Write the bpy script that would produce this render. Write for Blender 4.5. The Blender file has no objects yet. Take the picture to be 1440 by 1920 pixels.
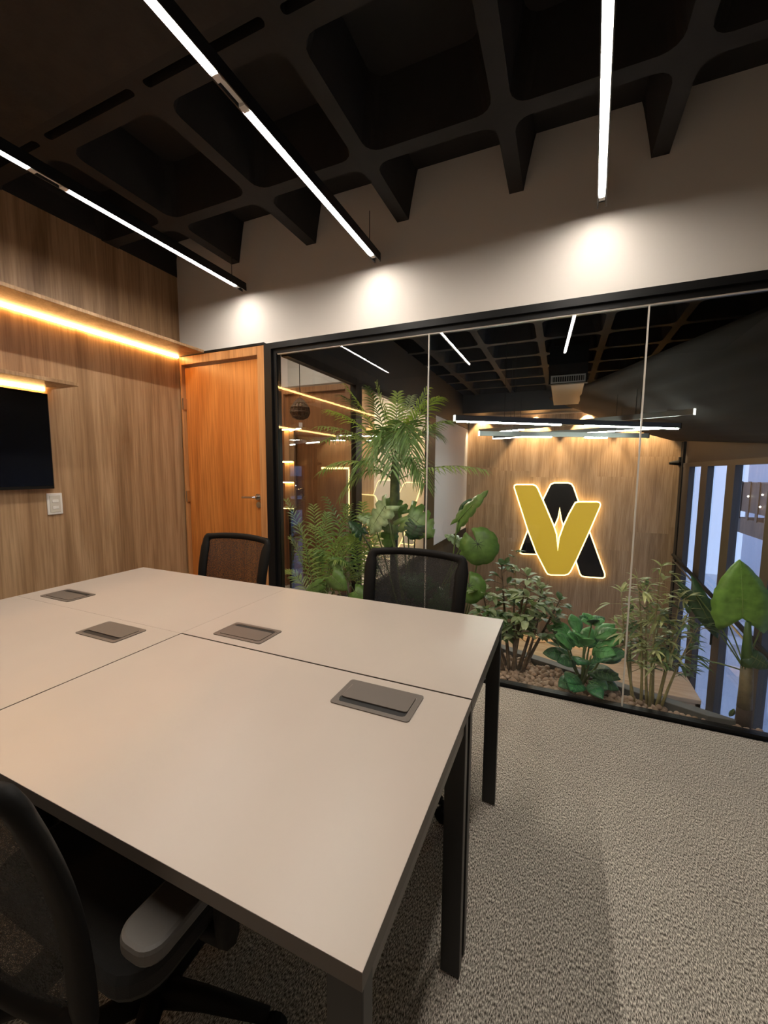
import bpy, bmesh, math, random
from mathutils import Vector, Matrix
random.seed(7)
PI = math.pi
S = bpy.context.scene
COL = S.collection

# ------------------------------------------------------------------ camera
F, YAW, PITCH, ROLL, CAMZ = 765.15, 0.41022, 0.10046, 0.00629, 1.30
def cam_axes():
    cy, sy, cp, sp = math.cos(YAW), math.sin(YAW), math.cos(PITCH), math.sin(PITCH)
    w = Vector((-sy*cp, cy*cp, -sp)); r = Vector((cy, sy, 0)); u = r.cross(w)
    c, s = math.cos(ROLL), math.sin(ROLL)
    return c*r+s*u, -s*r+c*u, w
CR, CU, CW = cam_axes()
CAM = Vector((0, 0, CAMZ))
cd = bpy.data.cameras.new('camera'); cam = bpy.data.objects.new('camera', cd); COL.objects.link(cam)
cd.sensor_fit = 'HORIZONTAL'; cd.sensor_width = 36; cd.lens = 36*F/1440; cd.clip_start = .02; cd.clip_end = 200
m = Matrix((CR, CU, -CW)).transposed().to_4x4(); m.translation = CAM; cam.matrix_world = m
S.camera = cam
def at(x, y, Y):            # point of the place seen at x, y that lies at depth Y
    d = CR*(x-720)+CU*(960-y)+CW*F
    return CAM+d*(Y/d.y)

# ------------------------------------------------------------------ world, exposure, light levels
S.view_settings.view_transform = 'Standard'; S.view_settings.look = 'None'
S.view_settings.exposure = 0.0; S.view_settings.gamma = 1; S.view_settings.use_curve_mapping = False
W = bpy.data.worlds.new('world'); S.world = W; W.use_nodes = True
wb = W.node_tree.nodes['Background']; wb.inputs[0].default_value = (.60, .70, .96, 1); wb.inputs[1].default_value = 2.0
TUBE, TUBE_C = 142.0, (1, .915, .81)
STRIP, STRIP_C = 42.0, (1, .55, .19)
PEND, PEND_C = 65, (.93, 1, .90)
HALO, HALO_C = 4.0, (1, .70, .25)
SPOT_W, SPOT_C = 480.0, (1, .72, .42)

# ------------------------------------------------------------------ materials
MATS = {}
def mat(name, col, rough=.5, metal=0, emit=None, strength=0, spec=.5, noise=0, nscale=20, bump=0, bscale=200, trans=0):
    if name in MATS: return MATS[name]
    M = bpy.data.materials.new(name); M.use_nodes = True; nt = M.node_tree; N = nt.nodes; L = nt.links
    b = N['Principled BSDF']; b.inputs['Roughness'].default_value = rough; b.inputs['Metallic'].default_value = metal
    b.inputs['Specular IOR Level'].default_value = spec
    b.inputs['Base Color'].default_value = (*col, 1)
    tc = N.new('ShaderNodeTexCoord')
    if noise:
        n = N.new('ShaderNodeTexNoise'); n.inputs['Scale'].default_value = nscale; n.inputs['Detail'].default_value = 4
        L.new(tc.outputs['Object'], n.inputs['Vector'])
        r = N.new('ShaderNodeValToRGB'); r.color_ramp.elements[0].position = .3; r.color_ramp.elements[1].position = .7
        r.color_ramp.elements[0].color = (*[c*(1-noise) for c in col], 1); r.color_ramp.elements[1].color = (*[min(1, c*(1+noise)) for c in col], 1)
        L.new(n.outputs['Fac'], r.inputs['Fac']); L.new(r.outputs['Color'], b.inputs['Base Color'])
    if bump:
        n = N.new('ShaderNodeTexNoise'); n.inputs['Scale'].default_value = bscale; L.new(tc.outputs['Object'], n.inputs['Vector'])
        bp = N.new('ShaderNodeBump'); bp.inputs['Strength'].default_value = bump; bp.inputs['Distance'].default_value = .002
        L.new(n.outputs['Fac'], bp.inputs['Height']); L.new(bp.outputs['Normal'], b.inputs['Normal'])
    if emit:
        b.inputs['Emission Color'].default_value = (*emit, 1); b.inputs['Emission Strength'].default_value = strength
    if trans:
        t = N.new('ShaderNodeBsdfTranslucent'); t.inputs[0].default_value = (col[0]*1.3, min(1, col[1]*1.5), col[2], 1)
        mx = N.new('ShaderNodeMixShader'); mx.inputs[0].default_value = trans
        L.new(b.outputs[0], mx.inputs[1]); L.new(t.outputs[0], mx.inputs[2]); L.new(mx.outputs[0], N['Material Output'].inputs[0])
    MATS[name] = M; return M

def wood(name, c1, c2, c3, rough=.45, grain='Z', scale=1.0, board=0, spec=.4):
    M = bpy.data.materials.new(name); M.use_nodes = True; nt = M.node_tree; N = nt.nodes; L = nt.links
    b = N['Principled BSDF']; b.inputs['Roughness'].default_value = rough; b.inputs['Specular IOR Level'].default_value = spec
    tc = N.new('ShaderNodeTexCoord'); src = tc.outputs['Object']
    if board:                      # boards of a random tone and grain offset
        sx = N.new('ShaderNodeSeparateXYZ'); L.new(src, sx.inputs[0])
        d = N.new('ShaderNodeMath'); d.operation = 'DIVIDE'; d.inputs[1].default_value = board; L.new(sx.outputs[0], d.inputs[0])
        fl = N.new('ShaderNodeMath'); fl.operation = 'FLOOR'; L.new(d.outputs[0], fl.inputs[0])
        wn0 = N.new('ShaderNodeTexWhiteNoise'); wn0.noise_dimensions = '1D'; L.new(fl.outputs[0], wn0.inputs['W'])
        ma = N.new('ShaderNodeMath'); ma.operation = 'MULTIPLY_ADD'; ma.inputs[1].default_value = .7; L.new(sx.outputs[2], ma.inputs[0]); L.new(wn0.outputs['Value'], ma.inputs[2])
        fz = N.new('ShaderNodeMath'); fz.operation = 'FLOOR'; L.new(ma.outputs[0], fz.inputs[0])
        cb = N.new('ShaderNodeCombineXYZ'); L.new(fl.outputs[0], cb.inputs[0]); L.new(fz.outputs[0], cb.inputs[1])
        wn = N.new('ShaderNodeTexWhiteNoise'); wn.noise_dimensions = '3D'; L.new(cb.outputs[0], wn.inputs['Vector'])
        sc = N.new('ShaderNodeVectorMath'); sc.operation = 'SCALE'; sc.inputs['Scale'].default_value = 7; L.new(wn.outputs['Color'], sc.inputs[0])
        ad = N.new('ShaderNodeVectorMath'); L.new(src, ad.inputs[0]); L.new(sc.outputs[0], ad.inputs[1]); src = ad.outputs[0]
    def noise(s_long, s_cross, detail, dist):
        mp = N.new('ShaderNodeMapping'); v = [s_cross*scale]*3; v['XYZ'.index(grain)] = s_long*scale
        mp.inputs['Scale'].default_value = v; L.new(src, mp.inputs[0])
        n = N.new('ShaderNodeTexNoise'); n.inputs['Scale'].default_value = 1; n.inputs['Detail'].default_value = detail
        n.inputs['Distortion'].default_value = dist; L.new(mp.outputs[0], n.inputs['Vector']); return n
    a = noise(.7, 9, 6, .9); f = noise(3, 90, 5, .2)
    r = N.new('ShaderNodeValToRGB'); e = r.color_ramp.elements
    e[0].position = .30; e[0].color = (*c1, 1); e[1].position = .72; e[1].color = (*c3, 1)
    k = e.new(.5); k.color = (*c2, 1)
    L.new(a.outputs['Fac'], r.inputs['Fac'])
    r2 = N.new('ShaderNodeValToRGB'); r2.color_ramp.elements[0].position = .35; r2.color_ramp.elements[1].position = .6
    r2.color_ramp.elements[0].color = (.66, .62, .58, 1); r2.color_ramp.elements[1].color = (1, 1, 1, 1); L.new(f.outputs['Fac'], r2.inputs['Fac'])
    mx = N.new('ShaderNodeMix'); mx.data_type = 'RGBA'; mx.blend_type = 'MULTIPLY'; mx.inputs['Factor'].default_value = .75
    L.new(r.outputs['Color'], mx.inputs[6]); L.new(r2.outputs['Color'], mx.inputs[7]); out = mx.outputs[2]
    if board:
        hs = N.new('ShaderNodeHueSaturation'); mr = N.new('ShaderNodeMapRange'); mr.inputs['To Min'].default_value = .88; mr.inputs['To Max'].default_value = 1.12
        L.new(wn.outputs['Value'], mr.inputs[0]); L.new(mr.outputs[0], hs.inputs['Value']); L.new(out, hs.inputs['Color']); out = hs.outputs[0]
    L.new(out, b.inputs['Base Color'])
    return M

def carpet():
    M = bpy.data.materials.new('carpet'); M.use_nodes = True; nt = M.node_tree; N = nt.nodes; L = nt.links
    b = N['Principled BSDF']; b.inputs['Roughness'].default_value = .95; b.inputs['Specular IOR Level'].default_value = .1
    tc = N.new('ShaderNodeTexCoord')
    def nz(sc, d=2):
        mp = N.new('ShaderNodeMapping'); mp.inputs['Scale'].default_value = sc; L.new(tc.outputs['Object'], mp.inputs[0])
        n = N.new('ShaderNodeTexNoise'); n.inputs['Scale'].default_value = 1; n.inputs['Detail'].default_value = d; L.new(mp.outputs[0], n.inputs['Vector']); return n
    a = nz((420, 120, 100), 4); c = nz((9, 5, 5), 3)
    r = N.new('ShaderNodeValToRGB'); e = r.color_ramp.elements
    e[0].position = .38; e[0].color = (.085, .072, .060, 1); e[1].position = .62; e[1].color = (.86, .80, .70, 1)
    k = e.new(.5); k.color = (.38, .34, .29, 1)
    L.new(a.outputs['Fac'], r.inputs['Fac'])
    r2 = N.new('ShaderNodeValToRGB'); r2.color_ramp.elements[0].color = (.82, .82, .82, 1); r2.color_ramp.elements[1].color = (1.0, 1.0, 1.0, 1)
    L.new(c.outputs['Fac'], r2.inputs['Fac'])
    mx = N.new('ShaderNodeMix'); mx.data_type = 'RGBA'; mx.blend_type = 'MULTIPLY'; mx.inputs['Factor'].default_value = 1
    L.new(r.outputs['Color'], mx.inputs[6]); L.new(r2.outputs['Color'], mx.inputs[7]); L.new(mx.outputs[2], b.inputs['Base Color'])
    bp = N.new('ShaderNodeBump'); bp.inputs['Strength'].default_value = .12; bp.inputs['Distance'].default_value = .001
    L.new(a.outputs['Fac'], bp.inputs['Height']); L.new(bp.outputs['Normal'], b.inputs['Normal'])
    return M

def glass(name, tint=(.97, .985, .975), boost=1.5):
    M = bpy.data.materials.new(name); M.use_nodes = True; nt = M.node_tree; N = nt.nodes; L = nt.links
    N.remove(N['Principled BSDF'])
    t = N.new('ShaderNodeBsdfTransparent'); t.inputs[0].default_value = (*tint, 1)
    g = N.new('ShaderNodeBsdfGlossy'); g.inputs['Roughness'].default_value = 0
    fr = N.new('ShaderNodeFresnel'); fr.inputs['IOR'].default_value = 1.5
    ge = N.new('ShaderNodeNewGeometry')
    iv = N.new('ShaderNodeMath'); iv.operation = 'SUBTRACT'; iv.inputs[0].default_value = 1; L.new(ge.outputs['Backfacing'], iv.inputs[1])
    mu = N.new('ShaderNodeMath'); mu.operation = 'MULTIPLY'; L.new(fr.outputs[0], mu.inputs[0]); L.new(iv.outputs[0], mu.inputs[1])
    m2 = N.new('ShaderNodeMath'); m2.operation = 'MULTIPLY'; m2.use_clamp = True; m2.inputs[1].default_value = boost; L.new(mu.outputs[0], m2.inputs[0])
    mx = N.new('ShaderNodeMixShader'); L.new(m2.outputs[0], mx.inputs[0]); L.new(t.outputs[0], mx.inputs[1]); L.new(g.outputs[0], mx.inputs[2])
    L.new(mx.outputs[0], N['Material Output'].inputs[0]); return M

def mesh_fabric():
    M = bpy.data.materials.new('chair_mesh'); M.use_nodes = True; nt = M.node_tree; N = nt.nodes; L = nt.links
    b = N['Principled BSDF']; b.inputs['Base Color'].default_value = (.007, .0065, .006, 1); b.inputs['Roughness'].default_value = .7
    t = N.new('ShaderNodeBsdfTransparent')
    tc = N.new('ShaderNodeTexCoord'); ch = N.new('ShaderNodeTexVoronoi'); ch.inputs['Scale'].default_value = 330
    L.new(tc.outputs['Object'], ch.inputs['Vector'])
    r = N.new('ShaderNodeMapRange'); r.inputs['From Min'].default_value = .25; r.inputs['From Max'].default_value = .6
    r.inputs['To Min'].default_value = .52; r.inputs['To Max'].default_value = .07
    L.new(ch.outputs['Distance'], r.inputs[0])
    mx = N.new('ShaderNodeMixShader'); L.new(r.outputs[0], mx.inputs[0]); L.new(b.outputs[0], mx.inputs[1]); L.new(t.outputs[0], mx.inputs[2])
    L.new(mx.outputs[0], N['Material Output'].inputs[0]); return M

def emis(name, col, s):
    M = bpy.data.materials.new(name); M.use_nodes = True; N = M.node_tree.nodes; b = N['Principled BSDF']
    b.inputs['Base Color'].default_value = (.8, .8, .8, 1); b.inputs['Emission Color'].default_value = (*col, 1); b.inputs['Emission Strength'].default_value = s
    return M

def tile(name, c, size, grout):
    M = bpy.data.materials.new(name); M.use_nodes = True; nt = M.node_tree; N = nt.nodes; L = nt.links
    b = N['Principled BSDF']; b.inputs['Roughness'].default_value = .25
    tc = N.new('ShaderNodeTexCoord'); br = N.new('ShaderNodeTexBrick'); br.offset = 0
    br.inputs['Color1'].default_value = (*c, 1); br.inputs['Color2'].default_value = (*[x*.93 for x in c], 1); br.inputs['Mortar'].default_value = (*grout, 1)
    br.inputs['Scale'].default_value = 1; br.inputs['Brick Width'].default_value = size; br.inputs['Row Height'].default_value = size; br.inputs['Mortar Size'].default_value = .006
    L.new(tc.outputs['Object'], br.inputs['Vector']); L.new(br.outputs['Color'], b.inputs['Base Color']); return M

BLACKM = mat('black_metal', (.008, .008, .008), .38)
FRAME = mat('black_frame', (.006, .006, .0065), .45, spec=.25)
CEIL = mat('black_ceiling_paint', (.012, .0100, .0095), .75, noise=.25, nscale=9, bump=.3, bscale=60)
BEAM = mat('black_board_concrete', (.016, .0125, .011), .7, noise=.35, nscale=14, bump=.5, bscale=50)
WHITE = mat('warm_grey_paint', (.72, .67, .62), .7, bump=.05, bscale=300)
WALL2 = mat('pale_grey_paint', (.52, .50, .50), .7)
DGREY = mat('dark_soffit_paint', (.03, .027, .026), .6)
LWOOD = wood('oak_panel', (.255, .145, .070), (.40, .245, .130), (.51, .335, .19), .42)
DWOOD = wood('orange_door_veneer', (.48, .165, .036), (.60, .22, .05), (.70, .29, .075), .32)
DFRAME = wood('door_frame_veneer', (.46, .21, .075), (.54, .26, .10), (.62, .32, .135), .35)
BDOOR = wood('brown_door_veneer', (.20, .085, .035), (.26, .115, .048), (.32, .15, .065), .4)
FWOOD = wood('feature_oak_boards', (.30, .185, .100), (.40, .26, .15), (.49, .335, .21), .45, board=.62)
SWOOD = wood('pale_timber', (.42, .27, .15), (.52, .35, .21), (.60, .43, .28), .4, grain='X')
TOP = mat('greige_laminate', (.405, .352, .305), .34, noise=.03, nscale=3, spec=.45)
EDGE = mat('desk_edge_band', (.095, .080, .068), .4)
BOXM = mat('power_box_plastic', (.115, .098, .085), .35)
TUBEM = emis('tube_light', TUBE_C, TUBE); STRIPM = emis('warm_led', STRIP_C, STRIP); PENDM = emis('pendant_led', PEND_C, PEND)
HALOM = emis('sign_halo', HALO_C, HALO); SPOTM = emis('downlight_lens', (1, .85, .6), 18)
ALU = mat('brushed_aluminium', (.55, .54, .52), .3, 1)
CHROME = mat('chrome', (.6, .58, .55), .2, 1)
CLEAR = mat('clear_connector', (.80, .79, .77), .25)
WPLAST = mat('white_plastic', (.78, .75, .70), .35)
BPLAST = mat('black_plastic', (.006, .0055, .005), .68, bump=.1, spec=.18)
ARMP = mat('grey_arm_rubber', (.085, .077, .070), .55, bump=.1)
CFABRIC = mat('black_seat_fabric', (.012, .012, .012), .9, bump=.4, bscale=500)
MESHF = mesh_fabric()
GLASS = glass('clear_glass'); GLASS2 = glass('partition_glass', (.93, .95, .94), 2.6); GLASS3 = glass('facade_glass', (.80, .85, .93), 1.5)
JOINT = mat('silicone_joint', (.62, .58, .52), .3)

# ------------------------------------------------------------------ mesh helpers
class MB:
    def __init__(s): s.v = []; s.f = []; s.sm = True
    def add(s, vs, fs):
        o = len(s.v); s.v += [tuple(v) for v in vs]; s.f += [tuple(i+o for i in f) for f in fs]
    def box(s, x0, x1, y0, y1, z0, z1):
        s.add([(x0, y0, z0), (x1, y0, z0), (x1, y1, z0), (x0, y1, z0), (x0, y0, z1), (x1, y0, z1), (x1, y1, z1), (x0, y1, z1)],
              [(0, 3, 2, 1), (4, 5, 6, 7), (0, 1, 5, 4), (1, 2, 6, 5), (2, 3, 7, 6), (3, 0, 4, 7)]); return s
    def tube(s, path, rad, n=8, cap=True, flat=1.0):
        P = [Vector(p) for p in path]; R = rad if isinstance(rad, (list, tuple)) else [rad]*len(P)
        vs = []; ref = None
        for i, p in enumerate(P):
            t = (P[min(i+1, len(P)-1)]-P[max(i-1, 0)]).normalized()
            if ref is None:
                ref = Vector((0, 0, 1)) if abs(t.z) < .9 else Vector((1, 0, 0))
            u = t.cross(ref)
            if u.length < 1e-4: u = t.cross(Vector((0, 1, 0)))
            u.normalize(); w = u.cross(t).normalized(); ref = w
            for k in range(n):
                a = 2*PI*k/n; vs.append(p+(u*math.cos(a)+w*math.sin(a)*flat)*R[i])
        fs = []
        for i in range(len(P)-1):
            for k in range(n):
                a, b = i*n+k, i*n+(k+1) % n; fs.append((a, b, b+n, a+n))
        if cap: fs += [tuple(range(n-1, -1, -1)), tuple((len(P)-1)*n+k for k in range(n))]
        s.add(vs, fs); return s
    def ball(s, c, r, sx=1, sy=1, sz=1, n=8, m=5):
        vs = [(c[0], c[1], c[2]+r*sz)]; fs = []
        for i in range(1, m):
            a = PI*i/m
            for k in range(n):
                b = 2*PI*k/n; vs.append((c[0]+r*sx*math.sin(a)*math.cos(b), c[1]+r*sy*math.sin(a)*math.sin(b), c[2]+r*sz*math.cos(a)))
        vs.append((c[0], c[1], c[2]-r*sz))
        for k in range(n):
            fs.append((0, 1+k, 1+(k+1) % n)); e = len(vs)-1; q = 1+(m-2)*n; fs.append((e, q+(k+1) % n, q+k))
        for i in range(m-2):
            for k in range(n):
                a, b = 1+i*n+k, 1+i*n+(k+1) % n; fs.append((a, a+n, b+n, b))
        s.add(vs, fs); return s
    def prism(s, poly, axis_fn, d0, d1):       # poly: 2D list, axis_fn(u, v, d) -> 3D
        n = len(poly); s.add([axis_fn(u, v, d0) for u, v in poly]+[axis_fn(u, v, d1) for u, v in poly],
              [tuple(range(n-1, -1, -1)), tuple(range(n, 2*n))]+[(i, (i+1) % n, n+(i+1) % n, n+i) for i in range(n)]); return s
    def build(s, name, material, parent=None, smooth=False, bevel=0, label=None, loc=None, fix=True, subd=0):
        me = bpy.data.meshes.new(name); me.from_pydata(s.v, [], s.f)
        if fix:
            bm = bmesh.new(); bm.from_mesh(me); bmesh.ops.recalc_face_normals(bm, faces=bm.faces); bm.to_mesh(me); bm.free()
        me.materials.append(material)
        if smooth: me.polygons.foreach_set('use_smooth', [True]*len(me.polygons))
        me.update(); o = bpy.data.objects.new(name, me); COL.objects.link(o)
        if bevel:
            b = o.modifiers.new('bevel', 'BEVEL'); b.width = bevel; b.segments = 2; b.limit_method = 'ANGLE'; b.angle_limit = .6
        if subd:
            b = o.modifiers.new('subd', 'SUBSURF'); b.levels = subd; b.render_levels = subd
        if parent: o.parent = parent
        if loc: o.location = loc
        if label: o['label'] = label
        return o

def box(*a): return MB().box(*a)
def tag(o, label, cat, group=None, kind=None):
    o['label'] = label; o['category'] = cat
    if group: o['group'] = group
    if kind: o['kind'] = kind
    return o
def thing(name, label, cat, loc=(0, 0, 0), rz=0, group=None):
    o = bpy.data.objects.new(name, None); COL.objects.link(o); o.location = loc; o.rotation_euler = (0, 0, rz); o.empty_display_size = .1
    return tag(o, label, cat, group)
def struct(o): o['kind'] = 'structure'; return o
def estruct(name):
    o = bpy.data.objects.new(name, None); COL.objects.link(o); o['kind'] = 'structure'; return o
def copy_tree(o, parent=None):
    c = o.copy(); COL.objects.link(c); c.parent = parent
    for ch in list(o.children): copy_tree(ch, c)
    return c
def rrect(x0, x1, y0, y1, r, k=4):
    P = []
    for cx, cy, a0 in ((x1-r, y1-r, 0), (x0+r, y1-r, PI/2), (x0+r, y0+r, PI), (x1-r, y0+r, 1.5*PI)):
        for i in range(k+1):
            a = a0+PI/2*i/k; P.append((cx+r*math.cos(a), cy+r*math.sin(a)))
    return P

# ------------------------------------------------------------------ setting
XL, YG, XP = -2.882, 2.479, -1.93        # left wall, glass line, partition beyond the glass
ZR, ZT, HD = 2.812, 3.08, 2.205
XR, YB = 1.75, -1.5
struct(box(XL, XR, YB, YG-.03, -.12, 0).build('floor', carpet()))
struct(box(XL-.1, XL, YB, 6.4, -.12, ZR+.006).build('wall_left', LWOOD))
struct(box(XL-.1, XL+.002, YB, 6.4, ZR+.006, ZT).build('ceiling', CEIL))
struct(box(XR, XR+.1, YB, 2.40, -.12, ZT).build('wall_right', mat('grey_side_paint', (.27, .25, .23), .7)))
struct(box(XL-.1, XR+.1, YB-.1, YB, -.12, ZT).build('wall_rear', mat('rear_paint', (.32, .29, .265), .7)))
wb_ = MB(); wb_.box(XL, XR+.35, YG-.009, YG+.10, HD+.005, ZT)
wb_.box(XL, XL+.003, YG-.009, YG+.1, 0, HD+.005)
struct(wb_.build('wall_back', WHITE))
struct(box(XR, XR+.35, 2.40, YG+.10, -3, HD+.005).build('wall_pier', mat('pier_paint', (.12, .11, .10), .7)))

# waffle ceiling: rounded tapered cells between ribs
def waffle():
    mb = MB(); px, py = .660, .645; x0 = -.960-px*3; y0 = 1.30
    ys = []
    y = 1.19; ys.append((1.19, 1.30))
    for j in range(0, 12): ys.append((y0+py*j, y0+py*(j+1)))
    def cell(ax, bx, ay, by):
        hb = .037; rr = min(.07, (by-ay-2*hb)*.45, (bx-ax-2*hb)*.45)
        if by-ay-2*hb < .03: return
        inn = rrect(ax+hb, bx-hb, ay+hb, by-hb, rr, 4)
        tp = .045 if by-ay > .3 else .005
        top = rrect(ax+hb+tp, bx-hb-tp, ay+hb+tp, by-hb-tp, rr, 4)
        cx, cy = (ax+bx)/2, (ay+by)/2
        out = []
        for q, (u, v) in enumerate(inn):
            c = q//5; k = q % 5
            ex, ey = (bx if c in (0, 3) else ax), (by if c in (0, 1) else ay)
            if k == 2: out.append((ex, ey))
            elif (k < 2) == (c in (0, 2)): out.append((ex, v))
            else: out.append((u, ey))
        n = len(inn)
        vs = [(u, v, ZR) for u, v in out]+[(u, v, ZR) for u, v in inn]+[(u, v, ZT) for u, v in top]
        fs = [(i, (i+1) % n, n+(i+1) % n, n+i) for i in range(n)]+[(n+i, n+(i+1) % n, 2*n+(i+1) % n, 2*n+i) for i in range(n)]+[tuple(2*n+i for i in range(n))]
        mb.add(vs, fs)
    for i in range(-1, 8):
        for (a, b) in ys: cell(x0+px*i, x0+px*(i+1), a, b)
    mb.box(x0-px, x0+px*8, 1.1, y0+py*12, ZT+.03, ZT+.1)
    return mb
struct(waffle().build('ceiling', CEIL, fix=False))
cb = MB(); cb.box(XL-.1, XR+.1, .62, 1.19, ZR, ZT+.1); cb.box(XL-.1, XR+.1, YB-.1, .6, ZR+.004, ZT+.1)
cb.box(XL-.1, XR+.1, .6, .62, ZR+.02, ZT+.1)
struct(cb.build('ceiling', BEAM))

# door 1 and its frame
d = estruct('door_1')
fr = MB(); fr.box(XL+.010, XL+.030, YG-.03, YG+.08, 0, HD-.005); fr.box(-2.085, -2.022, YG-.03, YG+.08, 0, HD-.005); fr.box(XL+.030, -2.085, YG-.03, YG+.08, 2.135, HD-.005)
fr.build('door_frame', DFRAME, d, bevel=.004)
box(XL+.033, -2.088, YG+.000, YG+.035, .006, 2.118).build('door_leaf', DWOOD, d, bevel=.002)
h = MB(); h.tube([(-2.118, YG, 1.095), (-2.118, YG-.02, 1.095)], .025, 16)
h.tube([(-2.118, YG-.02, 1.095), (-2.118, YG-.052, 1.095), (-2.13, YG-.058, 1.095), (-2.235, YG-.058, 1.092)], .009, 10)
h.build('door_handle', CHROME, d, smooth=False)
MB().tube([(-2.118, YG, 1.035), (-2.118, YG-.012, 1.035)], .024, 16).build('lock', CHROME, d)
for z in (.3, 1.08, 1.83): MB().box(XL+.026, XL+.042, YG-.034, YG+.001, z-.045, z+.045).build('hinge', CHROME, d)

# glass wall: black frame and three panes
w = estruct('window_1')
f = MB(); x1 = XR+.02
f.box(-2.018, -1.955, YG-.035, YG+.05, 0, HD); f.box(-1.955, x1, YG-.035, YG+.05, HD-.04, HD)
f.box(-1.955, -1.925, YG-.012, YG+.04, 0, HD-.04); f.box(-1.925, x1, YG-.012, YG+.04, 2.135, HD-.04)
f.box(-1.925, x1, YG-.016, YG+.030, -.002, .020); f.box(XL+.02, -2.018, YG-.034, YG+.05, HD-.004, HD+.012)
f.build('window_frame', FRAME, w)
for a, b in ((-1.925, -.787), (-.782, .356), (.361, x1)): box(a, b, YG-.005, YG+.005, .018, 2.137).build('pane', GLASS, w)
for x in (-.7845, .3585): box(x-.0035, x+.0035, YG-.006, YG+.006, .02, 2.136).build('joint', JOINT, w, label='pale silicone joint between panes')
tb = MB(); tb.box(-1.92, x1, YG-.007, YG+.007, 2.129, 2.136); tb.build('seal', JOINT, w)

# ------------------------------------------------------------------ beyond the glass: vestibule, partition, side room, void
def curb_y(x): return 2.492+(.985-x)*.368
CUR_N, CUR_F = -.10, .0
TILE = tile('cream_tile', (.56, .52, .45), .6, (.35, .32, .28))
struct(box(XL, XP, YG-.03, 3.80, -.12, 0).build('floor', TILE))
struct(box(XL, XP, 3.80, 6.2, -.12, 0).build('floor', TILE))
# slab under the planter, triangle between the glass and the slanted edge
tri = [(XP, YG-.03), (1.30, YG-.03), (1.30, curb_y(1.30)), (XP, curb_y(XP))]
struct(MB().prism([(XP, YG-.03), (1.0, YG-.03), (1.0, YG+.10), (.90, curb_y(.90)), (XP, curb_y(XP))], lambda u, v, q: (u, v, q), -.35, -.030).build('floor', DGREY))
kx = [(XP, curb_y(XP)), (.868, curb_y(.868)), (.868, curb_y(.868)-.02), (.84, curb_y(.84)-.035), (.75, curb_y(.75)-.068), (XP, curb_y(XP)-.085)]
struct(MB().prism(kx, lambda u, v, q: (u, v, q), -.35, .045).build('trim_1', mat('grey_curb_paint', (.105, .10, .095), .55), bevel=.004))
# vestibule ceiling, end wall with door 2, partition
struct(box(XL, XP-.04, YG+.11, 3.75, 2.68, 2.74).build('ceiling', WALL2))
struct(box(XL, XP-.02, 3.76, 3.86, 2.205, ZT).build('wall_vestibule', WALL2))
d = estruct('door_2')
fr = MB(); fr.box(XL+.01, -2.805, 3.70, 3.80, 0, 2.175); fr.box(-2.045, -1.985, 3.70, 3.80, 0, 2.175); fr.box(-2.805, -2.045, 3.70, 3.80, 2.115, 2.175)
fr.build('door_frame', wood('brown_frame', (.22, .105, .048), (.28, .14, .068), (.34, .18, .09), .4), d, bevel=.003)
box(-2.803, -2.047, 3.735, 3.77, .006, 2.112).build('door_leaf', BDOOR, d)
h = MB(); h.tube([(-2.60, 3.735, 1.095), (-2.60, 3.715, 1.095)], .025, 14); h.tube([(-2.60, 3.715, 1.095), (-2.60, 3.685, 1.095), (-2.70, 3.68, 1.095)], .009, 8)
h.build('door_handle', CHROME, d); MB().tube([(-2.60, 3.735, 1.03), (-2.60, 3.722, 1.03)], .022, 14).build('lock', CHROME, d)
w = estruct('window_2')
f = MB(); f.box(XP-.03, XP+.03, YG+.09, 3.68, 2.14, 2.205); f.box(XP-.03, XP+.03, 3.66, 3.79, 0, 2.205); f.box(XP-.03, XP+.03, YG+.12, 3.66, 0, .02)
f.build('window_frame', FRAME, w); box(XP-.004, XP+.004, YG+.13, 3.66, .02, 2.14).build('pane', GLASS2, w)
struct(box(XP-.05, XP+.02, YG+.10, 9.1, 2.205, 2.83).build('wall_corridor', mat('dark_fascia', (.015, .014, .013), .6)))
w = estruct('window_3')
f = MB(); f.box(XP-.03, XP+.03, 6.06, 6.43, -.05, 2.205); f.box(XP-.03, XP+.03, 3.79, 6.06, -.06, .02); f.box(XP-.03, XP+.03, 3.79, 6.06, 2.15, 2.205)
f.build('window_frame', FRAME, w); box(XP-.004, XP+.004, 3.79, 6.06, .02, 2.15).build('pane', glass('side_room_glass', (.95, .96, .95), 2.2), w)
struct(box(XL-1.6, XP-.05, 6.2, 6.3, 0, ZT).build('wall_side_room', mat('cream_paint', (.60, .53, .43), .7)))
struct(box(XL-1.6, XP-.05, 3.87, 6.2, 2.68, 2.74).build('ceiling', mat('cream_ceiling_paint', (.5, .47, .42), .7)))
struct(box(XP-.10, XP, 6.43, 9.1, 0, 2.83).build('wall_atrium_left', mat('cool_white_paint', (.60, .575, .56), .7)))
struct(box(XP-.10, XP+.004, 6.43, 9.1, -3.05, 0).build('wall_lower_left', DGREY))
struct(box(XP-.10, XP+.02, 3.70, 6.43, -3.05, -.06).build('wall_lower_left', DGREY))
struct(box(XP, XP+.015, 6.43, 9.0, -.06, .06).build('baseboard_left', FRAME))
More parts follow.
